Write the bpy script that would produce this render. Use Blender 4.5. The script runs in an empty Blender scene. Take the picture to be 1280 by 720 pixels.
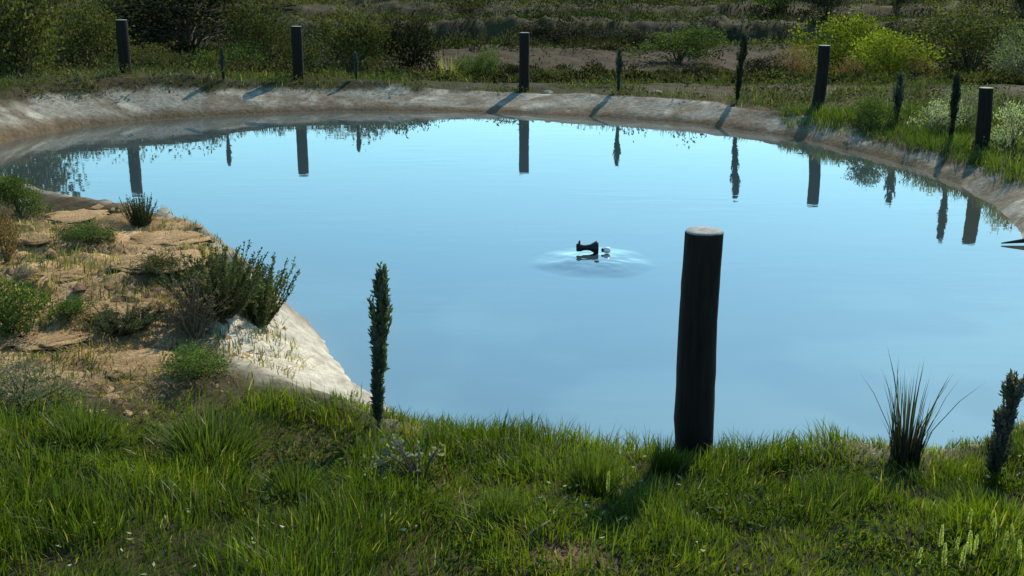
import bpy, math, random
import numpy as np
from mathutils import Vector
rng = np.random.default_rng(7)
random.seed(7)
SC = bpy.context.scene
COL = SC.collection
R = math.radians

# ------------------------------------------------------------------ camera, sky, sun, exposure
CAM_H, PITCH, FOC = 2.533, R(16.03), 1400.0        # focal length in pixels of a 1280 px wide frame
cam = bpy.data.cameras.new('camera'); camo = bpy.data.objects.new('camera', cam); COL.objects.link(camo)
camo.location = (0, 0, CAM_H); camo.rotation_euler = (math.pi/2 - PITCH, 0, 0)
cam.sensor_width = 36; cam.lens = FOC/1280*36; cam.clip_start = .05; cam.clip_end = 3000
SC.camera = camo
SUN_AZ, SUN_EL = R(26), R(37)
world = bpy.data.worlds.new('World'); SC.world = world; world.use_nodes = True
wn = world.node_tree; bg = wn.nodes['Background']
sky = wn.nodes.new('ShaderNodeTexSky'); sky.sky_type = 'NISHITA'; sky.sun_disc = False
sky.sun_elevation = SUN_EL; sky.sun_rotation = SUN_AZ
sky.air_density = 1.0; sky.dust_density = .15; sky.ozone_density = 1.3
tint = wn.nodes.new('ShaderNodeMix'); tint.data_type = 'RGBA'; tint.blend_type = 'MULTIPLY'; tint.inputs[0].default_value = 1; tint.inputs[7].default_value = (.83, 1.21, 1.17, 1)
wn.links.new(sky.outputs[0], tint.inputs[6]); wn.links.new(tint.outputs[2], bg.inputs[0]); bg.inputs[1].default_value = .138
sl = bpy.data.lights.new('sun', 'SUN'); sl.energy = 4.4; sl.angle = R(.5); sl.color = (1, .91, .76)
so = bpy.data.objects.new('sun', sl); COL.objects.link(so)
so.rotation_euler = Vector((-math.sin(SUN_AZ)*math.cos(SUN_EL), -math.cos(SUN_AZ)*math.cos(SUN_EL), -math.sin(SUN_EL))).to_track_quat('-Z', 'Y').to_euler()
so.location = (10, 20, 30)
SC.view_settings.view_transform = 'Standard'; SC.view_settings.look = 'None'
SC.view_settings.exposure = .52; SC.view_settings.gamma = 1; SC.view_settings.use_curve_mapping = False
SC.render.engine = 'CYCLES'
SC.cycles.max_bounces = 6; SC.cycles.diffuse_bounces = 3; SC.cycles.glossy_bounces = 3; SC.cycles.transmission_bounces = 4
SC.cycles.use_denoising = True

# ------------------------------------------------------------------ helpers
def _h(ix, iy, s):
    n = (ix.astype(np.int64)*374761393 + iy.astype(np.int64)*668265263 + s*1274126177) & 0xffffffff
    n = ((n ^ (n >> 13))*1274126177) & 0xffffffff
    return ((n ^ (n >> 16)) & 0xffff)/65535.0
def vnoise(x, y, s=0):
    x = np.asarray(x, float); y = np.asarray(y, float)
    ix = np.floor(x); iy = np.floor(y); fx = x-ix; fy = y-iy
    fx = fx*fx*(3-2*fx); fy = fy*fy*(3-2*fy)
    a = _h(ix, iy, s); b = _h(ix+1, iy, s); c = _h(ix, iy+1, s); d = _h(ix+1, iy+1, s)
    return (a*(1-fx)+b*fx)*(1-fy) + (c*(1-fx)+d*fx)*fy
def fbm(x, y, s=0, o=4):
    t = 0; a = .5; n = 0
    for k in range(o):
        t = t + a*vnoise(np.asarray(x)*2**k, np.asarray(y)*2**k, s+k*17); n += a; a *= .5
    return t/n
def sstep(a, b, x):
    t = np.clip((np.asarray(x, float)-a)/(b-a), 0, 1); return t*t*(3-2*t)

def mesh_np(name, V, F, mat, col=None, smooth=False):
    """V (n,3); F list of (m,k) index arrays; col (n,3) linear colour per vertex"""
    V = np.asarray(V, np.float32); me = bpy.data.meshes.new(name)
    me.vertices.add(len(V)); me.vertices.foreach_set('co', V.ravel())
    F = [np.asarray(f, np.int32) for f in F if len(f)]
    nl = sum(f.size for f in F); npoly = sum(len(f) for f in F)
    me.loops.add(nl); me.loops.foreach_set('vertex_index', np.concatenate([f.ravel() for f in F]))
    tot = np.concatenate([np.full(len(f), f.shape[1], np.int32) for f in F])
    me.polygons.add(npoly); me.polygons.foreach_set('loop_start', np.concatenate([[0], np.cumsum(tot)[:-1]]).astype(np.int32))
    if smooth: me.polygons.foreach_set('use_smooth', np.ones(npoly, bool))
    me.update(calc_edges=True)
    if col is not None:
        a = me.color_attributes.new('col', 'FLOAT_COLOR', 'POINT')
        c = np.ones((len(V), 4), np.float32); c[:, :3] = col; a.data.foreach_set('color', c.ravel())
    me.materials.append(mat)
    return me
def obj(name, me, parent=None, loc=(0, 0, 0)):
    o = bpy.data.objects.new(name, me); COL.objects.link(o); o.location = loc
    if parent: o.parent = parent
    return o
def tag(o, label=None, cat=None, group=None, kind=None):
    for k, v in (('label', label), ('category', cat), ('group', group), ('kind', kind)):
        if v: o[k] = v
    return o
def empty(name, loc, label, cat, group=None, rz=0, scale=(1, 1, 1)):
    o = bpy.data.objects.new(name, None); COL.objects.link(o); o.location = loc; o.rotation_euler = (0, 0, rz); o.scale = scale
    o.empty_display_size = .1
    return tag(o, label, cat, group)
class Geo:
    def __init__(s): s.V = []; s.F = {}; s.C = []; s.n = 0
    def add(s, V, F, C):
        V = np.asarray(V, float); s.V.append(V)
        for f in F:
            f = np.asarray(f)
            if len(f): s.F.setdefault(f.shape[1], []).append(f+s.n)
        C = np.asarray(C, float); s.C.append(np.broadcast_to(C, (len(V), 3))); s.n += len(V)
    def mesh(s, name, mat, smooth=False):
        return mesh_np(name, np.concatenate(s.V), [np.concatenate(v) for v in s.F.values()], mat, np.concatenate(s.C), smooth)
def unit(v): return v/np.maximum(np.linalg.norm(v, axis=-1, keepdims=True), 1e-9)

def leaves(P, D, L, W, C, rg, fold=.25):
    """rhombic leaves, lightly folded: base P, direction D, length L, width W"""
    n = len(P); D = unit(D); r = unit(rg.normal(size=(n, 3))); S = unit(np.cross(D, r)); N = np.cross(S, D)
    L = np.broadcast_to(L, n)[:, None]; W = np.broadcast_to(W, n)[:, None]
    m = P + D*L*.45 + N*L*.08
    V = np.stack([P, m+S*W*.5+N*W*fold, P+D*L, m-S*W*.5+N*W*fold], 1).reshape(-1, 3)
    b = np.arange(n)[:, None]*4
    F = np.concatenate([b+np.array([[0, 1, 2]]), b+np.array([[0, 2, 3]])])
    return V, [F], np.repeat(C, 4, 0)
def blades(P, H, LX, LY, W, C, rg, tip=None):
    """bent grass blades: base P, height H, tip offset (LX, LY), width W"""
    n = len(P); a = rg.uniform(0, np.pi, n); sx = np.cos(a); sy = np.sin(a); V = np.zeros((n, 7, 3)); CC = np.zeros((n, 7, 3))
    tip = C*1.15 if tip is None else tip
    for k, (t, w) in enumerate(((0, .8), (.4, 1), (.75, .65), (1, 0))):
        cx = P[:, 0]+LX*t**1.8; cy = P[:, 1]+LY*t**1.8; cz = P[:, 2]+H*(t - .15*t*t*np.minimum(1, np.hypot(LX, LY)/H))
        c = C*(1-t)+tip*t
        if k < 3:
            V[:, 2*k] = np.stack([cx-sx*W*w/2, cy-sy*W*w/2, cz], 1); V[:, 2*k+1] = np.stack([cx+sx*W*w/2, cy+sy*W*w/2, cz], 1)
            CC[:, 2*k] = c; CC[:, 2*k+1] = c
        else:
            V[:, 6] = np.stack([cx, cy, cz], 1); CC[:, 6] = c
    b = np.arange(n)[:, None]*7
    Q = np.concatenate([b+np.array([[0, 1, 3, 2]]), b+np.array([[2, 3, 5, 4]])]); T = b+np.array([[4, 5, 6]])
    return V.reshape(-1, 3), [Q, T], CC.reshape(-1, 3)
def tube(pts, rad, n=5, cap=True):
    pts = np.asarray(pts, float); m = len(pts); rad = np.broadcast_to(rad, m)
    t = unit(np.gradient(pts, axis=0)); up = np.array([0.3, .95, .1]) if abs(t[0, 2]) > .8 else np.array([0, 0, 1.])
    a = unit(np.cross(t, up)); b = np.cross(t, a); th = np.arange(n)*2*np.pi/n
    V = pts[:, None]+rad[:, None, None]*(np.cos(th)[None, :, None]*a[:, None]+np.sin(th)[None, :, None]*b[:, None])
    V = V.reshape(-1, 3); F = []
    for i in range(m-1):
        for j in range(n):
            F.append((i*n+j, i*n+(j+1) % n, (i+1)*n+(j+1) % n, (i+1)*n+j))
    Fs = [np.array(F)]
    if cap:
        V = np.concatenate([V, pts[-1:]]); k = len(V)-1
        Fs.append(np.array([((m-1)*n+j, (m-1)*n+(j+1) % n, k) for j in range(n)]))
    return V, Fs

# ------------------------------------------------------------------ materials
def mat_new(name):
    m = bpy.data.materials.new(name); m.use_nodes = True; nt = m.node_tree
    return m, nt, nt.nodes['Principled BSDF'], nt.nodes['Material Output']
def nd(nt, t, **k):
    n = nt.nodes.new(t)
    for a, v in k.items(): setattr(n, a, v)
    return n
def mat_leaf(name, trans=.4, rough=.55, spec=.3, var=.25):
    m, nt, b, out = mat_new(name)
    at = nd(nt, 'ShaderNodeVertexColor', layer_name='col'); oi = nd(nt, 'ShaderNodeObjectInfo')
    mr = nd(nt, 'ShaderNodeMapRange'); mr.inputs[3].default_value = 1-var; mr.inputs[4].default_value = 1+var
    nt.links.new(oi.outputs['Random'], mr.inputs[0])
    hs = nd(nt, 'ShaderNodeHueSaturation'); nt.links.new(mr.outputs[0], hs.inputs['Value']); nt.links.new(at.outputs[0], hs.inputs['Color'])
    nt.links.new(hs.outputs[0], b.inputs['Base Color']); b.inputs['Roughness'].default_value = rough; b.inputs['Specular IOR Level'].default_value = spec
    tr = nd(nt, 'ShaderNodeBsdfTranslucent')
    mx = nd(nt, 'ShaderNodeMix', data_type='RGBA', blend_type='MULTIPLY'); mx.inputs[0].default_value = 1
    nt.links.new(hs.outputs[0], mx.inputs[6]); mx.inputs[7].default_value = (1.2, 1.4, .45, 1)
    nt.links.new(mx.outputs[2], tr.inputs[0])
    ms = nd(nt, 'ShaderNodeMixShader'); ms.inputs[0].default_value = trans
    nt.links.new(b.outputs[0], ms.inputs[1]); nt.links.new(tr.outputs[0], ms.inputs[2]); nt.links.new(ms.outputs[0], out.inputs[0])
    return m
def mat_rough(name, c1, c2, scale, rough=.85, bump=.4, stretch=(1, 1, 1), dist=.02, attr=False, detail=6):
    m, nt, b, out = mat_new(name)
    tc = nd(nt, 'ShaderNodeTexCoord'); mp = nd(nt, 'ShaderNodeMapping'); mp.inputs['Scale'].default_value = stretch
    nz = nd(nt, 'ShaderNodeTexNoise'); nz.inputs['Scale'].default_value = scale; nz.inputs['Detail'].default_value = detail; nz.inputs['Roughness'].default_value = .65
    nt.links.new(tc.outputs['Object'], mp.inputs[0]); nt.links.new(mp.outputs[0], nz.inputs['Vector'])
    cr = nd(nt, 'ShaderNodeValToRGB'); cr.color_ramp.elements[0].position = .3; cr.color_ramp.elements[1].position = .72
    cr.color_ramp.elements[0].color = (*c1, 1); cr.color_ramp.elements[1].color = (*c2, 1); nt.links.new(nz.outputs[0], cr.inputs[0])
    src = cr.outputs[0]
    if attr:
        at = nd(nt, 'ShaderNodeVertexColor', layer_name='col'); mx = nd(nt, 'ShaderNodeMix', data_type='RGBA', blend_type='MULTIPLY'); mx.inputs[0].default_value = 1
        nt.links.new(at.outputs[0], mx.inputs[6]); nt.links.new(src, mx.inputs[7]); src = mx.outputs[2]
    nt.links.new(src, b.inputs['Base Color']); b.inputs['Roughness'].default_value = rough; b.inputs['Specular IOR Level'].default_value = .2 if not attr else .03
    bp = nd(nt, 'ShaderNodeBump'); bp.inputs['Strength'].default_value = bump; bp.inputs['Distance'].default_value = dist
    nt.links.new(nz.outputs[0], bp.inputs['Height']); nt.links.new(bp.outputs[0], b.inputs['Normal'])
    return m
M_ground = mat_rough('ground_earth', (.6, .58, .55), (1.35, 1.33, 1.28), 14, bump=.7, dist=.03, attr=True, detail=9)
M_earth = mat_rough('tan_earth', (.6, .55, .5), (1.3, 1.25, 1.2), 22, bump=.8, dist=.03, attr=True, stretch=(1, 1, 2.5))
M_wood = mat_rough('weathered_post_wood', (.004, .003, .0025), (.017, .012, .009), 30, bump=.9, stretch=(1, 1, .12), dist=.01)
M_woodend = mat_rough('sawn_post_end', (.13, .13, .12), (.30, .30, .28), 40, bump=.4, dist=.004)
M_stem = mat_rough('woody_stem', (.05, .035, .025), (.12, .085, .06), 60, bump=.3, dist=.004)
M_twig = mat_rough('dry_twig', (.09, .06, .04), (.24, .17, .11), 50, bump=.3, dist=.004)
M_leaf = mat_leaf('shrub_leaf', .35, .8, .08)
M_grass = mat_leaf('grass_blade', .45, .5, .3, .06)
M_needle = mat_leaf('conifer_scale_leaf', .3, .6, .2, .1)
M_petal = mat_leaf('flower_petal', .4, .6, .2, .1)
M_black = mat_rough('black_plastic', (.008, .008, .009), (.02, .019, .018), 40, rough=.5, bump=.1)
M_white = mat_rough('white_plastic', (.6, .6, .58), (.8, .8, .78), 40, rough=.4, bump=.05)
M_bark = mat_rough('wet_dark_bark', (.012, .009, .008), (.04, .03, .025), 40, bump=.6, stretch=(.2, 1, 1), dist=.008)

# ------------------------------------------------------------------ the lie of the land
SHORE = np.array([(-7.1, 18.3), (-6.1, 19.3), (-4.2, 20.2), (-2.05, 20.5), (.2, 20.1), (2.2, 19.3), (3.4, 18.35), (4.38, 17.0), (5.05, 15.3), (5.36, 13.8),
    (5.33, 12.2), (5.06, 10.9), (4.75, 9.7), (4.35, 8.5), (3.9, 7.3), (3.2, 6.2), (2.2, 5.5), (1.1, 5.40), (.25, 5.52), (-.40, 5.86), (-.86, 6.4), (-1.15, 7.0), (-1.36, 7.5),
    (-1.75, 8.3), (-2.2, 9.15), (-2.95, 9.95), (-4.2, 10.9), (-5.7, 12.2), (-6.9, 13.8), (-7.5, 15.3), (-7.55, 17.0)])
def catmull(P, k=8):
    out = []; n = len(P)
    for i in range(n):
        a, b, c, d = P[i-1], P[i], P[(i+1) % n], P[(i+2) % n]
        for j in range(k):
            t = j/k; out.append(.5*((2*b)+(c-a)*t+(2*a-5*b+4*c-d)*t*t+(3*b-a-3*c+d)*t**3))
    return np.array(out)
POND = catmull(SHORE)
_wob = fbm(POND[:, 0]*1.3, POND[:, 1]*1.3, 5, 3)-.5
_ctr = np.array([.2, 12.3]); POND = POND + unit(POND-_ctr)*_wob[:, None]*.18
def sdist(x, y):
    """distance to the shoreline, positive on land"""
    x = np.asarray(x, float).ravel(); y = np.asarray(y, float).ravel(); out = np.full(len(x), 1e9); ins = np.zeros(len(x), bool)
    A = POND; B = np.roll(POND, -1, 0)
    for (ax, ay), (bx, by) in zip(A, B):
        dx = bx-ax; dy = by-ay; t = np.clip(((x-ax)*dx+(y-ay)*dy)/(dx*dx+dy*dy), 0, 1)
        np.minimum(out, (x-ax-t*dx)**2+(y-ay-t*dy)**2, out=out)
        c = (ay > y) != (by > y); ins ^= c & (x < (bx-ax)*(y-ay)/(by-ay+1e-12)+ax)
    out = np.sqrt(out); return np.where(ins, -out, out)
CTRL = np.array([(.9, 5.0, .235, .35), (2.4, 4.8, .22, .3), (-.6, 5.2, .27, .5), (-1.55, 5.9, .44, .85), (-2.1, 7.4, .5, .5), (-2.7, 8.6, .5, .45), (-3.2, 6.6, .55, .45), (-4.4, 9.9, .5, .45),
    (-7.2, 12.6, .55, .6), (-9, 15.8, .6, .8), (-7.0, 20.8, .62, 1.15), (-4.0, 21.9, .42, 1.2), (.2, 21.4, .25, 1.0), (2.8, 20.8, .28, .85), (4.9, 18.4, .25, .55), (6.1, 14.6, .17, .28), (6.0, 11.8, .2, .35), (5.6, 10, .26, .35),
    (4.6, 6, .2, .4), (0, 3.5, .42, .5), (-2.2, 3.6, .58, .5), (2, 3.5, .4, .5), (0, 0, 1.0, .5), (-4, 0, 1.1, .5), (4, 0, .9, .5), (-9, 6, .8, .5), (10, 8, .3, .5), (0, -6, 1.1, .5)])
PROF = np.array([(0, .3), (21.5, .24), (25, -.02), (33, -.54), (40, -.39), (45, -.32), (45.5, .36), (46, .5), (49.6, .53), (50.1, .92), (55.5, .95), (56.1, 1.35), (65.5, 1.4), (66.3, 1.95), (80, 2.2), (110, 3.5), (150, 6), (300, 15), (900, 30)])
def height(x, y, sd=None, detail=True):
    x = np.asarray(x, float); y = np.asarray(y, float); sh = x.shape; x = x.ravel(); y = y.ravel()
    if sd is None: sd = sdist(x, y)
    wz = np.zeros(len(x)); ww = np.zeros(len(x)); ws = np.zeros(len(x))
    for cx, cy, cz, cw in CTRL:
        w = 1/((x-cx)**2+(y-cy)**2+.15)**1.6; wz += w*cz; ww += w*cw; ws += w
    G = wz/ws; Wd = ww/ws
    ya = y + (fbm(x*.07, y*.05, 3, 3)-.5)*3 + (fbm(x*.5, y*.3, 8, 3)-.5)*1.2*sstep(36, 44, y) + .06*np.abs(x)*sstep(26, 40, y)
    P = np.interp(np.where(y > 22, ya, y), PROF[:, 0], PROF[:, 1])
    t = sstep(21.5, 27, y+.15*np.abs(x)*(y > 15))*sstep(.3, 3.5, sd)
    G = G*(1-t)+P*t
    u = np.clip(sd/Wd, 0, 1); edge = u**.8*(1-.35*u*(1-u))
    z = np.where(sd > 0, G*edge, np.maximum(sd*.45, -1.2))
    if detail:
        n1 = fbm(x*1.6, y*1.6, 21, 4)-.5; n2 = fbm(x*6, y*6, 33, 3)-.5
        land = sstep(0, .5, sd)
        left = np.exp(-(((x+2.9)/1.7)**2+((y-7.7)/2.3)**2)**2)
        bk = 1-.75*(1-sstep(Wd*.9, Wd*1.5, sd))*sstep(9, 12, y)
        z = z + land*bk*(n1*.10+n2*.035) + land*left*((fbm(x*2.2, y*3.2, 40, 4)-.5)*.30+(np.abs(fbm(x*5, y*8, 42, 3)-.5))*.16+(fbm(x*14, y*16, 43, 2)-.5)*.05)
        far = sstep(24, 34, y); z = z + far*((fbm(x*.4, y*.4, 51, 4)-.5)*.45-np.abs(fbm(x*.9+y*.2, y*.35, 55, 3)-.5)*.8)*sstep(42, 46, y) + far*n1*.18
        fold = fbm(x*3.5, y*3.5, 61, 3)-.5; z = z + sstep(-.2, .15, sd)*(1-sstep(Wd*.9, Wd*1.6, sd))*(fold*(.13-.09*sstep(9, 12, y))+(.05-.03*sstep(9, 12, y))*np.abs(fbm(x*5+y*2.5, y*9-x*3, 63, 3)-.5))
    return z.reshape(sh)
def hz(x, y): return float(height(np.array([x]), np.array([y]))[0])
def ray(px, py):
    c, s = math.cos(PITCH), math.sin(PITCH)
    v = np.array([(px-640), FOC*c+(360-py)*s, -FOC*s+(360-py)*c]); return v/np.linalg.norm(v)
def spot(px, py, ymin=1.5):
    """where the ground meets the line of sight through a place in the picture"""
    d = ray(px, py); t = np.linspace(ymin, 140, 4000)/max(d[1], 1e-3)
    P = np.array([0, 0, CAM_H])+t[:, None]*d
    g = height(P[:, 0], P[:, 1]); k = np.argmax(P[:, 2] < g)
    return P[k, 0], P[k, 1], g[k]
def at_depth(px, Y, z=.3):
    return (px-640)/FOC*(Y*math.cos(PITCH)+(CAM_H-z)*math.sin(PITCH))

def grid_axis(lo, a, b, hi, step, grow):
    c = list(np.arange(a, b+1e-6, step)); s = step; v = c[-1]
    while v < hi: s = min(s*grow, 40); v += s; c.append(v)
    s = step; v = a; pre = []
    while v > lo: s = min(s*grow, 40); v -= s; pre.append(v)
    return np.array(pre[::-1]+c)
gx = grid_axis(-600, -8.5, 8.5, 600, .055, 1.09); gy = grid_axis(-60, 2.2, 22.5, 900, .055, 1.018)
X, Y = np.meshgrid(gx, gy); xs = X.ravel(); ys = Y.ravel()
sdv = sdist(xs, ys); zs = height(xs, ys, sdv)
nx, ny = len(gx), len(gy)
ii = (np.arange(ny-1)[:, None]*nx+np.arange(nx-1)[None]).ravel()
quads = np.stack([ii, ii+1, ii+nx+1, ii+nx], 1)
def mixc(a, b, t): return a*(1-t[:, None])+np.array(b)*t[:, None]
def bare_patch(x, y): return np.exp(-(((x-.25)/.2)**2+((y-3.74)/.09)**2))
def soil_left(x, y):
    m = np.exp(-(((x+2.9)/1.75)**2+((y-7.2)/2.2)**2)**3); return m
c = np.tile(np.array([.035, .034, .016]), (len(xs), 1))
n = fbm(xs*.9, ys*.9, 71, 4); c = mixc(c, (.060, .045, .027), sstep(.45, .65, n))
n = fbm(xs*7, ys*7, 73, 3); c = c*(.65+.7*n)[:, None]
far = sstep(24, 32, ys); n = fbm(xs*.25, ys*.35, 77, 4)
c = mixc(c, (.050, .046, .024), far*sstep(.35, .5, n)); c = mixc(c, (.028, .026, .017), far*sstep(.55, .68, n))
yw = ys+(fbm(xs*.07, ys*.05, 3, 3)-.5)*3
plough = sstep(33.5, 34.5, yw)*(1-sstep(40, 41, yw))*sstep(-4.5, -2.5, xs)*(1-sstep(9.5, 12.5, xs))
c = mixc(c, (.052, .036, .022), plough*.9)
# clay shelf round the water, wet at the waterline
wloc = np.zeros(len(xs)); ws = np.zeros(len(xs))
for cx, cy, cz, cw in CTRL:
    w = 1/((xs-cx)**2+(ys-cy)**2+.15)**1.6; wloc += w*cw; ws += w
wloc = wloc/ws
ragged = (fbm(xs*2.2, ys*2.2, 81, 4)-.5)
rill = fbm(xs*9, ys*9, 83, 3)-.5; wcl = wloc*(1-.3*sstep(3.5, 4.5, xs))*(1-.35*(1-sstep(-3.5, -1, xs))*sstep(14, 16, ys)); clay = (1-sstep(wcl*1.0-.05, wcl*1.12+.1, sdv+ragged*.5))
near = 1-sstep(4.7, 5.2, ys+.55*xs+.6)
clayc = np.tile(np.array([.225, .21, .175]), (len(xs), 1)); clayc = mixc(clayc, (.16, .135, .10), sstep(.42, .66, fbm(xs*1.7, ys*4, 91, 4)))
clayc = mixc(clayc, (.34, .32, .265), sstep(.58, .74, fbm(xs*3, ys*3, 95, 3)))
clayc = clayc*(1+.7*rill)[:, None]; clayc = mixc(clayc, (.12, .085, .052), (1-sstep(.02, .30, sdv+ragged*.3))*sstep(12, 15, ys))
clayc = mixc(clayc, (.46, .42, .345), np.exp(-(((xs+1.45)/.85)**2+((ys-6.5)/.95)**2)**2))
c = c*(1-(clay*(1-near))[:, None])+clayc*(clay*(1-near))[:, None]
sl_ = soil_left(xs, ys)*sstep(.32, .48, fbm(xs*2.6, ys*2.6, 99, 4)+.12)*(1-clay)
soilc = np.tile(np.array([.31, .20, .105]), (len(xs), 1)); soilc = mixc(soilc, (.45, .31, .175), sstep(.5, .68, fbm(xs*4, ys*6, 103, 3)))
soilc = mixc(soilc, (.15, .10, .065), sstep(.55, .7, fbm(xs*3, ys*3, 107, 3)))
c = c*(1-sl_[:, None])+soilc*sl_[:, None]
c = mixc(c, (.13, .08, .05), np.clip(bare_patch(xs, ys)*1.6, 0, 1)*sstep(.3, .5, fbm(xs*6, ys*6, 111, 3)))
ground = obj('ground', mesh_np('ground', np.stack([xs, ys, zs], 1), [quads], M_ground, np.clip(c, .01, .7), True))
tag(ground, 'clay shelved pond bank, grassy slope and terraced hillside', 'ground', kind='structure')

# ------------------------------------------------------------------ water
def mat_water():
    m, nt, b, out = mat_new('pond_water')
    at = nd(nt, 'ShaderNodeVertexColor', layer_name='col'); nt.links.new(at.outputs[0], b.inputs['Base Color'])
    b.inputs['Roughness'].default_value = .015; b.inputs['IOR'].default_value = 3.0; b.inputs['Specular IOR Level'].default_value = .5
    tc = nd(nt, 'ShaderNodeTexCoord'); mp = nd(nt, 'ShaderNodeMapping'); mp.inputs['Scale'].default_value = (.55, 1.7, 1)
    nz = nd(nt, 'ShaderNodeTexNoise'); nz.inputs['Scale'].default_value = 2.2; nz.inputs['Detail'].default_value = 3
    nt.links.new(tc.outputs['Object'], mp.inputs[0]); nt.links.new(mp.outputs[0], nz.inputs['Vector'])
    bp = nd(nt, 'ShaderNodeBump'); bp.inputs['Strength'].default_value = .12; bp.inputs['Distance'].default_value = .012
    n2 = nd(nt, 'ShaderNodeTexNoise'); n2.inputs['Scale'].default_value = .45; n2.inputs['Detail'].default_value = 2; nt.links.new(tc.outputs['Object'], n2.inputs['Vector'])
    rm = nd(nt, 'ShaderNodeMapRange'); rm.inputs[1].default_value = .42; rm.inputs[2].default_value = .7; rm.inputs[3].default_value = .25; rm.inputs[4].default_value = 1.6; nt.links.new(n2.outputs[0], rm.inputs[0])
    mu = nd(nt, 'ShaderNodeMath', operation='MULTIPLY'); nt.links.new(nz.outputs[0], mu.inputs[0]); nt.links.new(rm.outputs[0], mu.inputs[1])
    nt.links.new(mu.outputs[0], bp.inputs['Height']); nt.links.new(bp.outputs[0], b.inputs['Normal'])
    return m
FX, FY = .73, 9.65
NT = 360; th = np.arange(NT)*2*np.pi/NT; Rm = np.zeros(NT)
for (ax, ay), (bx, by) in zip(POND, np.roll(POND, -1, 0)):
    dx, dy = np.cos(th), np.sin(th); ex, ey = bx-ax, by-ay; den = dx*ey-dy*ex
    den = np.where(np.abs(den) < 1e-9, 1e-9, den); t = ((ax-FX)*ey-(ay-FY)*ex)/den; u = ((ax-FX)*dy-(ay-FY)*dx)/den
    ok = (t > 0) & (u >= 0) & (u <= 1); Rm = np.where(ok, np.maximum(Rm, t), Rm)
Rm = Rm+.3
rin = np.concatenate([np.linspace(.012, .8, 48), np.linspace(.84, 1.2, 8)]); rout = np.linspace(0, 1, 40)[1:]
rr = np.concatenate([np.tile(rin[:, None], (1, NT)), 1.2+rout[:, None]*(Rm[None]-1.2)])
wx = FX+rr*np.cos(th); wy = FY+rr*np.sin(th)
mr_ = rr*(1+.07*np.sin(3*th+1)+.04*np.sin(7*th)); mound = .033*.5*(1-mr_/.52+np.sqrt((1-mr_/.52)**2+.006))-.052*.0006*(mr_ > .7)
mound = mound*(1-sstep(.6, .9, mr_))*(1-.25*np.exp(-(mr_/.1)**2))
rip = .0003*np.sin(rr*42)*np.exp(-((rr-.4)/.2)**2)
wz = mound+rip+.010*(fbm(wx*6, wy*6, 12, 3)-.5)*np.exp(-(rr/.42)**4)
wv = np.stack([wx, wy, wz], -1).reshape(-1, 3); k = len(rr)
a = (np.arange(k-1)[:, None]*NT+np.arange(NT)[None]); a2 = np.arange(k-1)[:, None]*NT+(np.arange(NT)[None]+1) % NT
wq = np.stack([a, a2, a2+NT, a+NT], -1).reshape(-1, 4)
wv = np.concatenate([wv, [[FX, FY, wz[0].mean()]]]); wt = np.array([(j, len(wv)-1, (j+1) % NT) for j in range(NT)])
sdw = sdist(wv[:, 0], wv[:, 1])
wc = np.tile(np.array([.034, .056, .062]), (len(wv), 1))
wc = mixc(wc, (.055, .058, .04), (1-sstep(0, 1.3, -sdw))*.7); wc = mixc(wc, (.10, .09, .065), 1-sstep(-.05, .22, -sdw))  # shallow bed tint by the shore, with the bank's brown reflection coloured in
bed = (1-sstep(.3, 3.2, -sdw))*(1-sstep(7.5, 10, wv[:, 1])); wc = mixc(wc, (.085, .125, .11), bed*(.35+.65*sstep(.35, .65, fbm(wv[:, 0]*1.4, wv[:, 1]*1.4, 131, 3))))
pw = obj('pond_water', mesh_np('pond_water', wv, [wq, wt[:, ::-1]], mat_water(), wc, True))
# make sure the faces look up
if pw.data.polygons[5].normal.z < 0: pw.data.flip_normals()
tag(pw, 'still pale blue pond water reflecting the sky', 'water', kind='structure')

# ------------------------------------------------------------------ round timber posts
def make_post(px, py_base, py_top, Yd, dia, label, lean=0., bow=0., seed=0, knot=None):
    z0 = None
    X0 = at_depth(px, Yd, .25); z0 = hz(X0, Yd)
    a = math.atan((py_top-360)/FOC)+PITCH; H = CAM_H-Yd*math.tan(a)-z0
    o = empty('wooden_post', (X0, Yd, z0), label, 'post', 'timber posts round the pond')
    rg = np.random.default_rng(seed); n = 20; m = 16; V = []
    ph = rg.uniform(0, 6.28, 4)
    for i in range(m+1):
        t = i/m; zz = -.25+(H+.25)*t; tt = max(0, zz/H); r = dia/2*(1.02-.03*tt)*(1+.02*math.sin(t*9+ph[0]))
        cx = lean*tt+bow*math.sin(math.pi*tt); cy = .01*math.sin(t*4+ph[1])
        for j in range(n):
            th = j/n*2*math.pi; rj = r*(1+.035*math.sin(3*th+ph[2]+t*2)+.02*math.sin(7*th+ph[3])+.012*rg.normal())
            if knot and abs(tt-knot[0]) < .12: rj *= 1+knot[1]*max(0, math.cos(th-math.pi))*(1-abs(tt-knot[0])/.12)
            if i == m: rj *= .985
            V.append((cx+rj*math.cos(th), cy+rj*math.sin(th), zz))
    F = [(i*n+j, i*n+(j+1) % n, (i+1)*n+(j+1) % n, (i+1)*n+j) for i in range(m) for j in range(n)]
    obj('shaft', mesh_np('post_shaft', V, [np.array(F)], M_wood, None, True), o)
    top = np.array(V[-n:]); cc = top.mean(0); ring = [cc+(p-cc)*s+np.array([0, 0, h]) for s, h in ((1., -.004), (.97, .005), (.5, .003)) for p in top]
    ring.append(cc+np.array([0, 0, .001])); F2 = [(i*n+j, i*n+(j+1) % n, (i+1)*n+(j+1) % n, (i+1)*n+j) for i in range(2) for j in range(n)]
    T2 = [(2*n+j, 2*n+(j+1) % n, 3*n) for j in range(n)]
    e = obj('sawn_end', mesh_np('post_end', ring, [np.array(F2), np.array(T2)], M_woodend, None, False), o)
    e['label'] = 'pale sawn top of the post'
    return o
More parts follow.
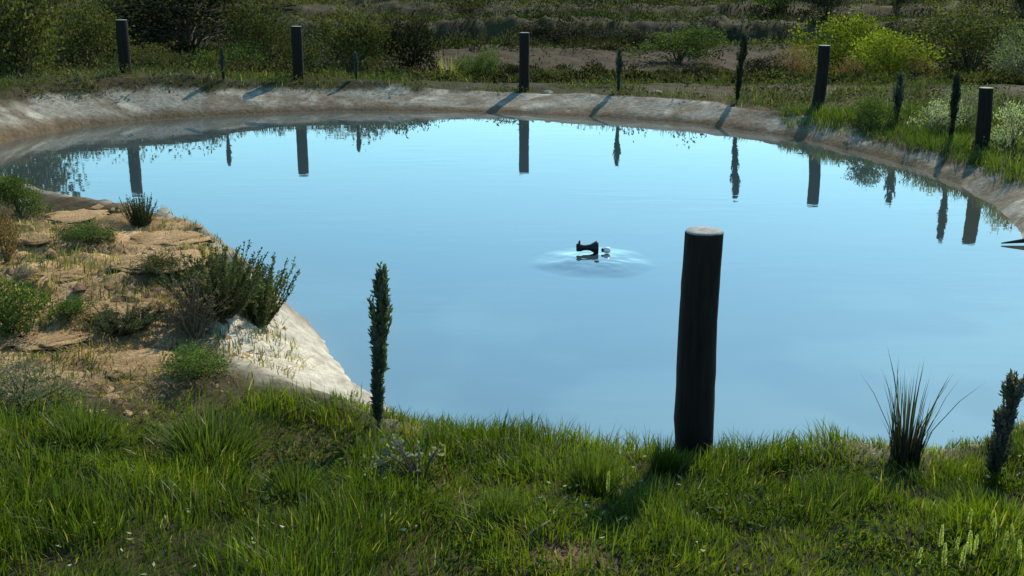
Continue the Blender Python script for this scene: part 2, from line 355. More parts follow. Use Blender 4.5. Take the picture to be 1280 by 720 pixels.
make_post(868, 560, 289, 5.13, .186, 'thick dark wooden post in the grass at the near edge', lean=-.004, bow=-.010, seed=1, knot=(.16, .09))
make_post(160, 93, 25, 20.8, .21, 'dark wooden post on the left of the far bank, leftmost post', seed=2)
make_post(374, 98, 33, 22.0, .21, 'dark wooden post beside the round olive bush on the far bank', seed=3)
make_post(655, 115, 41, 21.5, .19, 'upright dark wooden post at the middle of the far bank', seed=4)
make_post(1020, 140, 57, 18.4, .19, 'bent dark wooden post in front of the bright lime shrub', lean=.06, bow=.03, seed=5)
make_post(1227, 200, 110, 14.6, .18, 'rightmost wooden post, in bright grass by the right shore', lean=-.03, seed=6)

# ------------------------------------------------------------------ cypress saplings
def sapling(X0, Y0, H, Wd, label, lean=0., clumps=None, seed=0, dens=1., tone=(.062, .075, .06)):
    rg = np.random.default_rng(seed); z0 = hz(X0, Y0)
    o = empty('cypress_sapling', (X0, Y0, z0), label, 'sapling', 'young cypresses planted round the pond')
    g = Geo(); zt = np.linspace(-.1, H*.97, 12); tr = np.stack([lean*np.clip(zt/H, 0, 1)**1.3+.006*np.sin(zt*14), .005*np.cos(zt*11), zt], 1)
    V, F = tube(tr, np.linspace(.012, .003, 12)*(.6+.5*H), 6); g.add(V, F, (.08, .06, .04)); obj('trunk', g.mesh('sapling_trunk', M_stem, True), o)
    g = Geo(); ns = int(150*dens)
    for k in range(ns):
        h = rg.uniform(.06, .93)*H; t = h/H
        if clumps is None: w = Wd/2*(.12+.85*min(1, t*1.5)*(1-max(0, t-.62)*2.3))*rg.uniform(.25, 1)
        else:
            cv = max(s*math.exp(-((t-c)/d)**4) for c, d, s in clumps)
            if cv < .25: continue
            w = Wd/2*max(.12, max(s*math.exp(-((t-c)/d)**4) for c, d, s in clumps))*rg.uniform(.4, 1)
        a = rg.uniform(0, 2*math.pi); out = np.array([math.cos(a), math.sin(a), 0])
        b = np.array([lean*t**1.3, 0, h]); tipz = rg.uniform(.09, .17)*(.5+.5*H); n = 22
        s = np.linspace(0, 1, n); st = b+out*w*(1-np.exp(-3*s))[:, None]+np.array([0, 0, 1])*tipz*(s[:, None]-.25)
        D = out*.35*rg.uniform(-.4, 1.6, (n, 1))+np.array([0, 0, 1.])+rg.normal(size=(n, 3))*.35
        C = np.array(tone)*rg.uniform(.6, 1.5)*rg.uniform(.8, 1.2, (n, 1)); C[:, 2] *= rg.uniform(.8, 1.5)
        g.add(*leaves(st, D, .042*(.6+.5*H)*(1.15-.5*s), .016*(.6+.5*H)*(1.1-.4*s), C, rg))
    n = 30; s = np.linspace(0, 1, n); st = np.stack([lean+0*s, 0*s, H*(.88+.1*s)], 1); D = rg.normal(size=(n, 3))*.35+np.array([0, 0, 1.])
    g.add(*leaves(st, D, .035, .012, np.tile(np.array(tone), (n, 1)), rg))
    obj('foliage', g.mesh('sapling_foliage', M_needle), o)
    return o
def sap_px(px, Yd, H, Wd, label, **k): return sapling(at_depth(px, Yd, .25), Yd, H, Wd, label, **k)
sap_px(473, 5.2, .83, .125, 'young slender cypress sapling in the grass before the white clay slope', lean=.05, seed=11, dens=.8, tone=(.10, .112, .072))
sap_px(1240, 4.72, .49, .115, 'leaning knobbly sapling with clumped foliage at the right edge of the near grass', lean=.06, seed=12, dens=1.2,
       clumps=((.86, .10, .95), (.55, .12, .9), (.22, .13, 1.0)), tone=(.10, .095, .075))
sap_px(773, 20.9, .78, .17, 'small cypress sapling right of the middle post on the far bank', seed=13)
sap_px(921, 19.5, 1.15, .23, 'tall dark cypress sapling left of the bent post', lean=.08, seed=14, dens=1.3, tone=(.035, .04, .022))
sap_px(1120, 17.0, .72, .3, 'low feathery sapling behind the grass right of the bent post', seed=15)
sap_px(1188, 15.2, .95, .17, 'thin dark sapling just left of the rightmost post', seed=16, tone=(.03, .035, .02))
sap_px(281, 21.0, .55, .14, 'tiny sapling between the two left posts on the far bank', seed=17)
sap_px(446, 21.9, .5, .14, 'tiny sapling in front of the round olive bush', seed=18)

# ------------------------------------------------------------------ shrubs
def shrub_meshes(seed, n_clump=150, per=16, leaf=.05, tone=(.06, .07, .03), tone2=(.1, .1, .04), up=.3, flat=1., aspect=.55, stems=26, spread=.07):
    rg = np.random.default_rng(seed); K = 7
    ctr = np.stack([rg.uniform(-.32, .32, K), rg.uniform(-.32, .32, K), rg.uniform(.14, .68, K)], 1); rad = rg.uniform(.24, .38, K)
    k = rg.integers(0, K, n_clump); d = unit(rg.normal(size=(n_clump, 3))); d[:, 2] = np.abs(d[:, 2])*rg.choice([1, 1, -.6], n_clump)
    P = ctr[k]+d*(rad[k]*rg.uniform(.55, 1.1, n_clump)**.6)[:, None]; P[:, 2] = np.clip(P[:, 2], .04, 1.05)
    tw = np.array(tone)[None]*(1-rg.uniform(0, 1, (n_clump, 1))**1.3)+0; mixv = rg.uniform(0, 1, (n_clump, 1))
    CC = np.array(tone)*(1-mixv)+np.array(tone2)*mixv; CC = CC*rg.uniform(.7, 1.3, (n_clump, 1))
    LP = np.repeat(P, per, 0)+rg.normal(size=(n_clump*per, 3))*spread; LP[:, 2] = np.maximum(LP[:, 2], .01)
    D = unit(LP-np.array([0, 0, .2]))*.5+rg.normal(size=LP.shape)*.6+np.array([0, 0, up])
    C = np.repeat(CC, per, 0)*rg.uniform(.8, 1.25, (len(LP), 1))
    g = Geo(); g.add(*leaves(LP, D, leaf*rg.uniform(.7, 1.4, len(LP)), leaf*aspect*rg.uniform(.7, 1.3, len(LP)), C, rg)); fol = g.mesh('shrub_foliage', M_leaf)
    g = Geo()
    for i in rg.choice(n_clump, stems, replace=False):
        e = P[i]; b = np.array([rg.normal()*.03, rg.normal()*.03, -.06]); m1 = b*.5+e*.5+np.array([-e[0]*.2, -e[1]*.2, .03])
        V, F = tube([b, b*.75+m1*.25+rg.normal(size=3)*.01, m1, e], [.013, .01, .007, .003], 4); g.add(V, F, (.1, .1, .1))
    return fol, g.mesh('shrub_stems', M_stem, True)
def spike_meshes(seed, nst=110, per=80, leaf=.050, tone=(.062, .076, .032), lean=.45, stemtone=None):
    rg = np.random.default_rng(seed); g = Geo(); gs = Geo()
    for i in range(nst):
        a = rg.uniform(0, 6.28); l = lean*rg.uniform(0, 1)**.7; h = rg.uniform(.55, 1.)*(1-.25*l); b = np.array([math.cos(a)*.13*rg.uniform(), math.sin(a)*.13*rg.uniform(), -.05])
        s = np.linspace(0, 1, 8); pts = b+np.stack([math.cos(a)*l*s**.8, math.sin(a)*l*s**.8, h*s], 1)+rg.normal(size=(8, 3))*.008
        V, F = tube(pts, np.linspace(.006, .002, 8), 4); gs.add(V, F, (.1, .1, .1))
        t = rg.uniform(.08, 1, per); q = np.stack([np.interp(t, s, pts[:, j]) for j in range(3)], 1)
        D = rg.normal(size=(per, 3))*.55+np.array([math.cos(a)*l*.6, math.sin(a)*l*.6, .9])
        C = np.array(tone)*rg.uniform(.6, 1.5)*rg.uniform(.8, 1.25, (per, 1))
        g.add(*leaves(q, D, leaf*rg.uniform(.7, 1.3, per)*(1.2-.5*t), leaf*.28, C, rg))
    return g.mesh('spiky_foliage', M_leaf), gs.mesh('spiky_stems', M_stem, True)
def twig_meshes(seed, nst=55, tone=(.16, .11, .07)):
    rg = np.random.default_rng(seed); gs = Geo(); g = Geo()
    for i in range(nst):
        a = rg.uniform(0, 6.28); l = .5*rg.uniform(0, 1)**.7; h = rg.uniform(.5, 1.)*(1-.4*l); s = np.linspace(0, 1, 6)
        pts = np.array([0, 0, -.05])+np.stack([math.cos(a)*l*s, math.sin(a)*l*s, h*s], 1)+rg.normal(size=(6, 3))*.02*s[:, None]
        V, F = tube(pts, np.linspace(.009, .003, 6), 3); gs.add(V, F, (.1, .1, .1))
        for j in range(3):
            p = pts[rg.integers(2, 6)]; e = p+unit(rg.normal(size=3)+np.array([math.cos(a), math.sin(a), 1.]))*rg.uniform(.1, .22)
            V, F = tube([p, (p+e)/2+rg.normal(size=3)*.012, e], [.005, .004, .002], 3); gs.add(V, F, (.1, .1, .1))
            n = 7; q = p+(e-p)*rg.uniform(.2, 1, (n, 1)); C = np.array(tone)*rg.uniform(.6, 1.4, (n, 1)); g.add(*leaves(q, rg.normal(size=(n, 3))+(0, 0, .6), .04, .016, C, rg))
    return g.mesh('dry_foliage', M_leaf), gs.mesh('dry_stems', M_twig, True)
def tuft_meshes(seed, nb=700, tone=(.06, .1, .02), tip=(.12, .15, .04), lean=.34, w=.010, base=.27):
    rg = np.random.default_rng(seed); a = rg.uniform(0, 6.28, nb); r = base*np.sqrt(rg.uniform(0, 1, nb)); P = np.stack([np.cos(a)*r, np.sin(a)*r, -.03+0*r], 1)
    H = rg.uniform(.35, 1.0, nb)*(1-.5*(r/base)**2); L = lean*rg.uniform(.1, 1, nb)**1.3; a2 = a+rg.normal(size=nb)*.5
    v = rg.uniform(.65, 1.35, (nb, 1)); C = np.array(tone)*v; T = np.array(tip)*v
    g = Geo(); g.add(*blades(P, H, np.cos(a2)*L, np.sin(a2)*L, w*rg.uniform(.7, 1.3, nb), C, rg, T)); return g.mesh('tuft_blades', M_grass), None
KIND = {
 'olive': [shrub_meshes(101+i, 190, 20, .042, (.045, .05, .019), (.085, .085, .03)) for i in range(3)],
 'dark':  [shrub_meshes(111+i, 210, 20, .044, (.012, .014, .008), (.02, .023, .012)) for i in range(2)],
 'green': [shrub_meshes(121+i, 170, 18, .050, (.055, .085, .022), (.095, .13, .035)) for i in range(3)],
 'lime':  [shrub_meshes(131+i, 230, 22, .042, (.13, .155, .018), (.22, .235, .028), up=.5) for i in range(2)],
 'grey':  [shrub_meshes(141+i, 170, 18, .040, (.115, .125, .085), (.19, .20, .14), aspect=.4) for i in range(2)],
 'pale':  [shrub_meshes(151+i, 110, 12, .06, (.24, .25, .19), (.38, .38, .31), aspect=.35, up=.7) for i in range(2)],
 'rust':  [shrub_meshes(161+i, 130, 14, .042, (.14, .075, .035), (.20, .115, .05)) for i in range(2)],
 'conifer': [shrub_meshes(171, 240, 20, .045, (.014, .026, .026), (.024, .042, .036), aspect=.35, up=.8)],
 'spiky': [spike_meshes(181+i) for i in range(3)],
 'dry':   [twig_meshes(191+i) for i in range(2)],
 'tuft':  [tuft_meshes(201+i, tone=(.042, .066, .012), tip=(.085, .11, .022)) for i in range(3)],
 'straw': [tuft_meshes(211+i, 260, (.16, .15, .05), (.30, .25, .10), .45) for i in range(2)],
}
def shrub(kind, name, cat, x, y, w, h, label, group=None, sink=.02):
    v = KIND[kind]; fol, st = v[rng.integers(len(v))]
    o = empty(name, (x, y, hz(x, y)-sink), label, cat, group, rng.uniform(0, 6.28), (w, w, h))
    obj('blades' if kind in ('tuft', 'straw') else 'foliage', fol, o)
    if st: obj('stems', st, o)
    return o
def shrub_px(kind, name, cat, px, py, wpx, hpx, label, group=None, ymin=1.5):
    x, y, z = spot(px, py, ymin); s = math.sqrt(x*x+y*y+(CAM_H-z)**2)/FOC
    return shrub(kind, name, cat, x, y, wpx*s*1.05, hpx*s*1.05, label, group)
GF = 'shrubs beyond the far bank'; GL = 'bushes on the left bank'; GR = 'plants on the right bank'
FAR = [
 ('dark', 'evergreen_bush', 'bush', 800, 60, 70, 22, 'low black bush on the terrace above the small far sapling'),
 ('dark', 'evergreen_bush', 'bush', 700, 52, 80, 22, 'low black bush on the dark terrace right of the middle post'),
 ('olive', 'shrub', 'shrub', 30, 100, 120, 150, 'tall olive bush rising out of frame at the top left corner', GF),
 ('olive', 'shrub', 'shrub', 105, 90, 90, 84, 'leafy green bush left of the leftmost post'),
 ('rust', 'shrub', 'shrub', 60, 78, 60, 70, 'brownish bush inside the tall growth in the top left corner'),
 ('dark', 'evergreen_bush', 'bush', 235, 64, 185, 85, 'large nearly black evergreen bush between the two left posts'),
 ('olive', 'shrub', 'shrub', 185, 92, 55, 34, 'low olive shrub at the right foot of the leftmost post'),
 ('green', 'shrub', 'shrub', 290, 96, 60, 40, 'low green shrub in front of the black evergreen bush'),
 ('rust', 'shrub', 'shrub', 268, 95, 18, 36, 'thin reddish plant in front of the black evergreen bush'),
 ('olive', 'shrub', 'shrub', 335, 88, 75, 85, 'ragged olive shrub just left of the second far post'),
 ('olive', 'shrub', 'shrub', 437, 108, 95, 82, 'round dense olive bush right of the second far post'),
 ('dark', 'evergreen_bush', 'bush', 510, 106, 66, 76, 'dark upright bush right of the round olive bush'),
 ('straw', 'grass_tussock', 'grass', 560, 110, 62, 48, 'yellowing tall grass clump right of the dark upright bush'),
 ('green', 'shrub', 'shrub', 598, 106, 40, 46, 'small green shrub between yellow grass and the middle post'),
 ('green', 'shrub', 'shrub', 845, 78, 85, 42, 'green shrub on the terrace between middle post and tall sapling'),
 ('dark', 'evergreen_bush', 'bush', 862, 116, 60, 24, 'low dark bush left of the tall dark sapling'),
 ('dark', 'evergreen_bush', 'bush', 952, 120, 50, 30, 'low dark bush between tall sapling and bent post'),
 ('rust', 'shrub', 'shrub', 990, 122, 50, 44, 'purplish brown shrub touching the left of the bent post'),
 ('lime', 'lime_shrub', 'shrub', 1045, 90, 92, 64, 'bright lime green shrub behind the bent post'),
 ('lime', 'lime_shrub', 'shrub', 1112, 101, 86, 56, 'bright lime green shrub right of the bent post'),
 ('rust', 'shrub', 'shrub', 1064, 124, 52, 30, 'orange brown dry shrub under the lime shrubs, nearer the bent post'),
 ('rust', 'shrub', 'shrub', 1140, 130, 50, 34, 'orange brown dry shrub under the right lime shrub'),
 ('olive', 'shrub', 'shrub', 1212, 92, 120, 80, 'wide olive shrub behind the rightmost post'),
 ('conifer', 'conifer_tree', 'tree', 1032, 22, 66, 34, 'dark blue green conifer on the hilltop above the bent post'),
 ('conifer', 'conifer_tree', 'tree', 1120, 17, 46, 32, 'dark blue green conifer on the hilltop above the lime shrubs'),
 ('conifer', 'conifer_tree', 'tree', 1276, 26, 20, 36, 'narrow dark conifer in the top right corner'),
 ('grey', 'shrub', 'shrub', 1275, 100, 70, 60, 'grey green shrub at the right edge below the corner conifer'),
 ('green', 'shrub', 'shrub', 975, 14, 60, 50, 'green shrub on the hilltop left of the dark conifers'),
 ('olive', 'shrub', 'shrub', 700, 112, 45, 22, 'low olive plant right of the middle post foot'),
 ('dark', 'evergreen_bush', 'bush', 640, 106, 40, 24, 'low dark bush behind the middle post'),
]
for t in FAR: shrub_px(*t[:8], group=GF, ymin=21.5 if t[3] < 135 else 27)
RIGHT = [
 ('pale', 'pale_weed', 'weed', 1165, 168, 60, 42, 'pale grey leaved weed left of the rightmost post'),
 ('pale', 'pale_weed', 'weed', 1265, 190, 55, 55, 'whitish weed right of the rightmost post'),
 ('grey', 'shrub', 'shrub', 1205, 160, 50, 50, 'grey green shrub behind the rightmost post'),
 ('green', 'shrub', 'shrub', 1090, 160, 44, 36, 'small green plant on the right bank below the orange shrub'),
]
for t in RIGHT: shrub_px(*t, group=GR, ymin=12)
LEFT = [
 ('spiky', 'rosemary_bush', 'bush', 318, 402, 115, 88, 'upright spiky dark green bush standing above the white clay slope'),
 ('spiky', 'rosemary_bush', 'bush', 272, 390, 130, 88, 'broad spiky bush joined to the left of the upright bush'),
 ('dry', 'dry_bush', 'bush', 243, 422, 85, 85, 'brown dry twiggy bush at the left foot of the spiky bushes'),
 ('spiky', 'rosemary_bush', 'bush', 176, 282, 42, 44, 'small dark spiky bush against the water on the left bank crest'),
 ('green', 'shrub', 'shrub', 25, 268, 52, 50, 'green bush on the bank crest at the left edge'),
 ('green', 'shrub', 'shrub', 245, 470, 70, 46, 'low green weed below the dry twiggy bush'),
 ('grey', 'shrub', 'shrub', 30, 515, 110, 62, 'grey green shrub in the grass at the left edge'),
 ('green', 'shrub', 'shrub', 15, 420, 70, 70, 'yellow green bush at the left edge below the bank crest'),
 ('straw', 'grass_tussock', 'grass', 510, 552, 56, 42, 'straw coloured grass clump right of the slender sapling'),
 ('rust', 'shrub', 'shrub', 8, 330, 34, 90, 'orange brown weed at the left edge on the bank'),
 ('green', 'shrub', 'shrub', 85, 400, 45, 30, 'small green weed among the earth ledges'),
 ('spiky', 'rosemary_bush', 'bush', 150, 412, 100, 32, 'low dark weed mat between two earth ledges'),
 ('green', 'shrub', 'shrub', 110, 300, 60, 26, 'low green weed near the top of the earth bank'),
 ('olive', 'shrub', 'shrub', 195, 340, 60, 26, 'low olive weed left of the broad spiky bush'),
]
for t in LEFT: shrub_px(*t, group=GL)

# ------------------------------------------------------------------ tussocks, rushes and flowers in the near grass
GT = 'dark grass tussocks in the near grass'
for px, py, w, h, lab in (
  (262, 580, 165, 95, 'largest dark green grass tussock, below the white clay slope'),
  (740, 615, 95, 85, 'dark grass tussock left of the thick near post'),
  (370, 625, 110, 65, 'dark grass tussock left of the pale leaved weed'),
  (105, 560, 120, 75, 'dark grass tussock right of the grey green shrub'),
  (830, 590, 55, 60, 'dark grass tussock at the left foot of the thick near post'),
  (625, 660, 80, 75, 'dark grass tussock left of the bare brown patch'),
  (85, 640, 90, 50, 'low dark grass tussock near the lower left corner'),
  (1215, 640, 110, 40, 'dark grass tussock below the knobbly sapling')):
    shrub_px('tuft', 'grass_tussock', 'grass', px, py, w, h, lab, GT)
x, y, z = spot(1130, 582); rg = np.random.default_rng(301)
o = empty('rush_clump', (x, y, z-.02), 'spiky grey rush clump standing against the water on the right', 'rush')
nb = 100; a = rg.uniform(0, 6.28, nb); r = .075*np.sqrt(rg.uniform(0, 1, nb)); Hh = rg.uniform(.2, .56, nb); L = (.01+.15*rg.uniform(0, 1, nb)**1.6+.1*(rg.uniform(0, 1, nb) < .15))*Hh/.5; skew = np.where(np.cos(a) > .2, 1.25, .8)
g = Geo(); C = np.array([.035, .038, .028])*rg.uniform(.4, 1.6, (nb, 1))
g.add(*blades(np.stack([np.cos(a)*r, np.sin(a)*r, 0*a], 1), Hh, np.cos(a)*L*skew, np.sin(a)*L, (.0065*rg.uniform(.6, 1.2, nb)), C, rg, C*1.3)); obj('blades', g.mesh('rush_blades', M_leaf), o)
g = Geo(); nb = 60; a = rg.uniform(0, 6.28, nb); r = .06*np.sqrt(rg.uniform(0, 1, nb)); C = np.array([.05, .042, .03])*rg.uniform(.6, 1.4, (nb, 1))
g.add(*blades(np.stack([np.cos(a)*r, np.sin(a)*r, 0*a], 1), rg.uniform(.12, .28, nb), np.cos(a)*.03, np.sin(a)*.03, .01+0*a, C, rg, C)); obj('old_sheaths', g.mesh('rush_sheaths', M_leaf), o)
# pale leaved weed
x, y, z = spot(525, 610)
o = empty('pale_weed', (x, y, z), 'pale leaved sprawling weed with bare dark stem below the slender sapling', 'weed')
g = Geo(); gl = Geo(); rg = np.random.default_rng(305)
for k in range(14):
    e = np.array([rg.uniform(-.26, .22), rg.uniform(-.08, .14), rg.uniform(.10, .22)]); m1 = e*.5+np.array([0, 0, .03])
    V, F = tube([(0, 0, -.03), m1, e], [.006, .004, .002], 4); g.add(V, F, (.1, .1, .1))
    n = 12; q = m1+(e-m1)*rg.uniform(0, 1.15, (n, 1))+rg.normal(size=(n, 3))*.012; C = np.array([.2, .2, .145])*rg.uniform(.5, 1.3, (n, 1))
    gl.add(*leaves(q, rg.normal(size=(n, 3))+(0, 0, .3), .03*rg.uniform(.7, 1.3, n), .017, C, rg))
obj('stems', g.mesh('weed_stems', M_stem, True), o); obj('foliage', gl.mesh('weed_leaves', M_leaf), o)
# yellow green flower spikes
def spike_flower(seed):
    rg = np.random.default_rng(seed); g = Geo(); V, F = tube([(0, 0, -.03), (.002, 0, .07), (.004, .002, .14)], [.004, .003, .002], 5); g.add(V, F, (.12, .15, .05)); st = g.mesh('flower_stem', M_grass)
    g = Geo(); n = 110; t = np.linspace(0, 1, n); a = t*60; r = .0115*np.sin(np.pi*(.12+.86*t))**.7
    P = np.stack([np.cos(a)*r*.5, np.sin(a)*r*.5, .05+.10*t], 1); D = np.stack([np.cos(a), np.sin(a), 1.7+0*a], 1)
    C = (np.array([.58, .56, .24])*(1-t[:, None])+np.array([.46, .49, .19])*t[:, None])*rg.uniform(.8, 1.2, (n, 1))
    g.add(*leaves(P, D, .017*(1.1-.4*t), .008, C, rg)); return st, g.mesh('flower_head', M_petal)
FL = [spike_flower(401+i) for i in range(3)]
FLAB = [(1143, 712, 'pale flower spike farthest left in the lower right corner group'), (1174, 684, 'tall pale flower spike, second from the left of the corner group'), (1179, 712, 'yellowish flower spike just below the second from the left'),
  (1193, 690, 'small slim flower spike between the two tallest ones'), (1198, 712, 'pale flower spike below the small slim one'), (1209, 664, 'curved pale flower spike standing highest of the corner group'),
  (1209, 697, 'left one of the two flower spikes standing close together'), (1216, 700, 'right one of the two flower spikes standing close together'), (1242, 674, 'frayed yellow flower spike behind the white specked leaves'),
  (1250, 688, 'broad pale flower spike right of the frayed one'), (1267, 686, 'flower spike with white tip near the right edge'), (1274, 706, 'yellow flower spike closest to the lower right corner'), (774, 606, 'pale flower spike alone beside the dark tussock near the post'), (759, 616, 'short pale flower spike left of the lone one by the tussock')]
for i, (px, py, lab) in enumerate(FLAB):
    x, y, z = spot(px, py+14); s = rng.uniform(.85, 1.15)
    o = empty('flower_spike', (x, y, z), lab, 'flower', 'pale flower spikes', rng.uniform(0, 6.28), (s*.6, s*.6, s*.9)); o.rotation_euler = (rng.normal()*.08, rng.normal()*.1, rng.uniform(0, 6.28))
    st, hd = FL[i % 3]; obj('stem', st, o); obj('flower_head', hd, o)

# ------------------------------------------------------------------ earth ledges, stones, sticks
def lump_mesh(seed, tone, mat, ridges=.1, sub=4, name='lump'):
    import bmesh
    bm = bmesh.new(); bmesh.ops.create_icosphere(bm, subdivisions=sub, radius=.5)
    V = np.array([v.co[:] for v in bm.verts]); F = np.array([[v.index for v in f.verts] for f in bm.faces]); bm.free()
    d = unit(V); s = seed*7.3
    r = 1+.55*(fbm(d[:, 0]*1.8+s, d[:, 1]*1.8+d[:, 2]*2.3, seed, 4)-.5)+ridges*(fbm(d[:, 0]*5+s, d[:, 1]*6+d[:, 2]*7, seed+9, 3)-.5)*2
    V = V*r[:, None]; V[:, 2] = np.where(V[:, 2] > 0, V[:, 2], V[:, 2]*.5)
    if ridges > .2:
        q = V[:, 2]*7; V[:, 2] = (np.floor(q)+sstep(.25, .75, q-np.floor(q)))/7*.75; V[:, :2] *= (1+.25*(fbm(d[:, 0]*9+s, d[:, 1]*9, seed+4, 3)-.5))[:, None]
    n = fbm(V[:, 0]*6+s, V[:, 1]*6+V[:, 2]*9, seed+3, 3)
    C = np.array(tone)*(0.65+.75*n)[:, None]
    return mesh_np(name, V, [F], mat, C, True)
LED = [lump_mesh(i+1, (.38, .26, .14), M_earth, .22, 4, 'earth_ledge') for i in range(4)]
for i, (px, py, w, h, lab) in enumerate((
  (205, 300, 95, 30, 'tan earth ledge on the left bank crest right of the small spiky bush'), (205, 330, 100, 26, 'tan earth ledge under the crest ledge, left of the broad spiky bush'),
  (150, 390, 85, 34, 'tan rounded earth ledge with a pale tip in the middle of the bank'), (165, 455, 105, 44, 'largest tan earth ledge above the grass, left of the dry bush'),
  (60, 425, 80, 24, 'flat tan earth ledge left of the low weed mat'), (95, 272, 70, 18, 'flat earth ledge on the crest left of the small spiky bush'),
  (70, 345, 60, 30, 'brown earth ledge near the left edge of the bank'), (40, 300, 55, 30, 'brown earth lump below the crest bush at the left edge'))):
    x, y, z = spot(px, py); s = math.hypot(y, CAM_H-z)/FOC
    o = tag(obj('earth_ledge', LED[i % 4], None, (x, y, z-.01)), lab, 'earth', 'earth ledges on the left bank'); o.scale = (w*s*1.15, w*s*.95, h*s*.55); o.rotation_euler = (0, 0, rng.uniform(-.3, .3)+(math.pi if i % 2 else 0))
STN = [lump_mesh(i+21, (.38, .35, .30), M_earth, .15, 3, 'stone') for i in range(3)]
for i, (px, py, w, lab) in enumerate(((822, 116, 12, 'pale stone on the far bank right of the small sapling'), (685, 117, 15, 'pale stone at the foot of the middle far post'),
  (318, 372, 20, 'small pale stone under the upright spiky bush'), (222, 452, 16, 'small yellowish stone below the dry bush'), (30, 255, 24, 'brown stone beside the crest bush at the left edge'))):
    x, y, z = spot(px, py, 1.5 if py > 200 else 19); s = math.hypot(y, CAM_H-z)/FOC
    o = tag(obj('stone', STN[i % 3], None, (x, y, z)), lab, 'stone', 'loose stones'); o.scale = (w*s, w*s*.8, w*s*.5); o.rotation_euler = (0, 0, rng.uniform(0, 6))
# dark clods lying in the yard of the fountain: the fountain head itself
def lathe_x(prof, n=20):
    V = [(x, r*math.cos(j/n*2*math.pi), r*math.sin(j/n*2*math.pi)) for x, r in prof for j in range(n)]
    F = [(i*n+j, i*n+(j+1) % n, (i+1)*n+(j+1) % n, (i+1)*n+j) for i in range(len(prof)-1) for j in range(n)]
    return V, F
o = empty('fountain_head', (FX-.045, FY+.28, .03), 'black waisted fountain head lying on its side in the rippled water', 'fountain')
V, F = lathe_x([(-.098, 0), (-.098, .03), (-.09, .037), (-.055, .036), (-.03, .028), (0, .026), (.03, .03), (.055, .045), (.085, .062), (.098, .062), (.102, .055), (.102, 0)])
obj('body', mesh_np('fountain_body', V, [np.array(F)], M_black, None, True), o, (0, 0, .035))
V, F = tube([(-.07, 0, .06), (-.072, 0, .085), (-.066, .005, .10)], [.012, .010, .006], 8); obj('spout', mesh_np('fountain_spout', V, F, M_black, None, True), o)
V, F = tube([(.085, 0, -.02), (.088, 0, -.2)], [.01, .01], 8); obj('riser_pipe', mesh_np('riser_pipe', V, F, M_black, None, True), o)
o = empty('float', (FX+.115, FY+.26, .025), 'small white float beside the black fountain head', 'float')
V, F = lathe_x([(-.03, 0), (-.03, .018), (-.02, .026), (0, .03), (.02, .027), (.032, .016), (.034, 0)], 16); obj('body', mesh_np('float_body', V, [np.array(F)], M_white, None, True), o, (.02, 0, .02))
V, F = lathe_x([(-.012, 0), (-.012, .014), (.0, .02), (.012, .014), (.012, 0)], 12); obj('cap', mesh_np('float_cap', V, [np.array(F)], M_black, None, True), o, (-.018, 0, .02))
# dark branch at the right shore
o = empty('dark_branch', (5.25, 10.35, .10), 'dark pointed branch reaching over the water at the right edge', 'branch')
V, F = tube([(.9, .15, .16), (.35, .05, .05), (0, 0, -.02), (-.3, -.03, -.055), (-.62, -.05, -.085)], [.05, .05, .045, .03, .006], 8); obj('limb', mesh_np('branch_limb', V, F, M_bark, None, True), o)
V, F = tube([(0, 0, -.02), (-.15, -.045, -.035), (-.3, -.06, -.055)], [.03, .024, .008], 6); obj('side_twig', mesh_np('branch_twig', V, F, M_bark, None, True), o)
x, y, z = spot(672, 680); o = tag(obj('stick', None, None, (0, 0, 0)), None)
bpy.data.objects.remove(o)
V, F = tube([(-.05, -.03, .0), (-.01, -.005, .02), (.05, .03, .045)], [.006, .008, .004], 6)
tag(obj('dry_stick', mesh_np('dry_stick', V, F, M_twig, None, True), None, (x, y, z+.02)), 'short pale dry stick at the edge of the bare brown patch', 'stick')

# ------------------------------------------------------------------ grass and scrub nobody could count
def grass_sheet(name, label, n, box, keep, hgt, wid, tone, tone2, tip, seed, leanf=.5, cl=2.2):
    rg = np.random.default_rng(seed); x = rg.uniform(box[0], box[1], n); y = rg.uniform(box[2], box[3], n); sd = sdist(x, y)
    p = keep(x, y, sd); k = rg.uniform(0, 1, n) < p; x, y, sd = x[k], y[k], sd[k]; n = len(x)
    z = height(x, y, sd)-.012; q = fbm(x*cl, y*cl, seed, 3); tuf = sstep(.32, .68, q)
    H = hgt*rg.uniform(.35, 1.1, n)*(.5+.9*tuf); a = rg.uniform(0, 6.28, n); ga = fbm(x*3, y*3, seed+5, 2)*12
    L = H*leanf*rg.uniform(.1, 1.1, n); lx = np.cos(a)*L*.6+np.cos(ga)*L*.6; ly = np.sin(a)*L*.6+np.sin(ga)*L*.6
    m = np.clip(sstep(.35, .65, fbm(x*1.1, y*1.1, seed+9, 3))*.7+rg.uniform(-.15, .45, n), 0, 1)[:, None]
    C = (np.array(tone)*(1-m)+np.array(tone2)*m)*rg.uniform(.65, 1.35, (n, 1))
    dry = (rg.uniform(0, 1, n) < .05)[:, None]; C = np.where(dry, np.array([.24, .20, .10])*rg.uniform(.6, 1.3, (n, 1)), C)
    T = C*np.array(tip)
    g = Geo(); g.add(*blades(np.stack([x, y, z], 1), H, lx, ly, wid*rg.uniform(.6, 1.3, n), C, rg, T))
    return tag(obj(name, g.mesh(name, M_grass)), label, 'grass', kind='stuff')
def keep_near(x, y, sd):
    p = sstep(.1, .32, sd)*(1-np.clip(bare_patch(x, y)*1.5, 0, .97))
    edge = 5.42+.55*np.clip(x+1.6, 0, 1)
    p = p*(1-sstep(-.25, .2, y+(fbm(x*2, y*2, 4, 3)-.5)*.9-np.where(x < -.95, edge-.3, 9)))
    return p*(.45+.55*sstep(.28, .5, fbm(x*1.8, y*1.8, 6, 3)+.08))
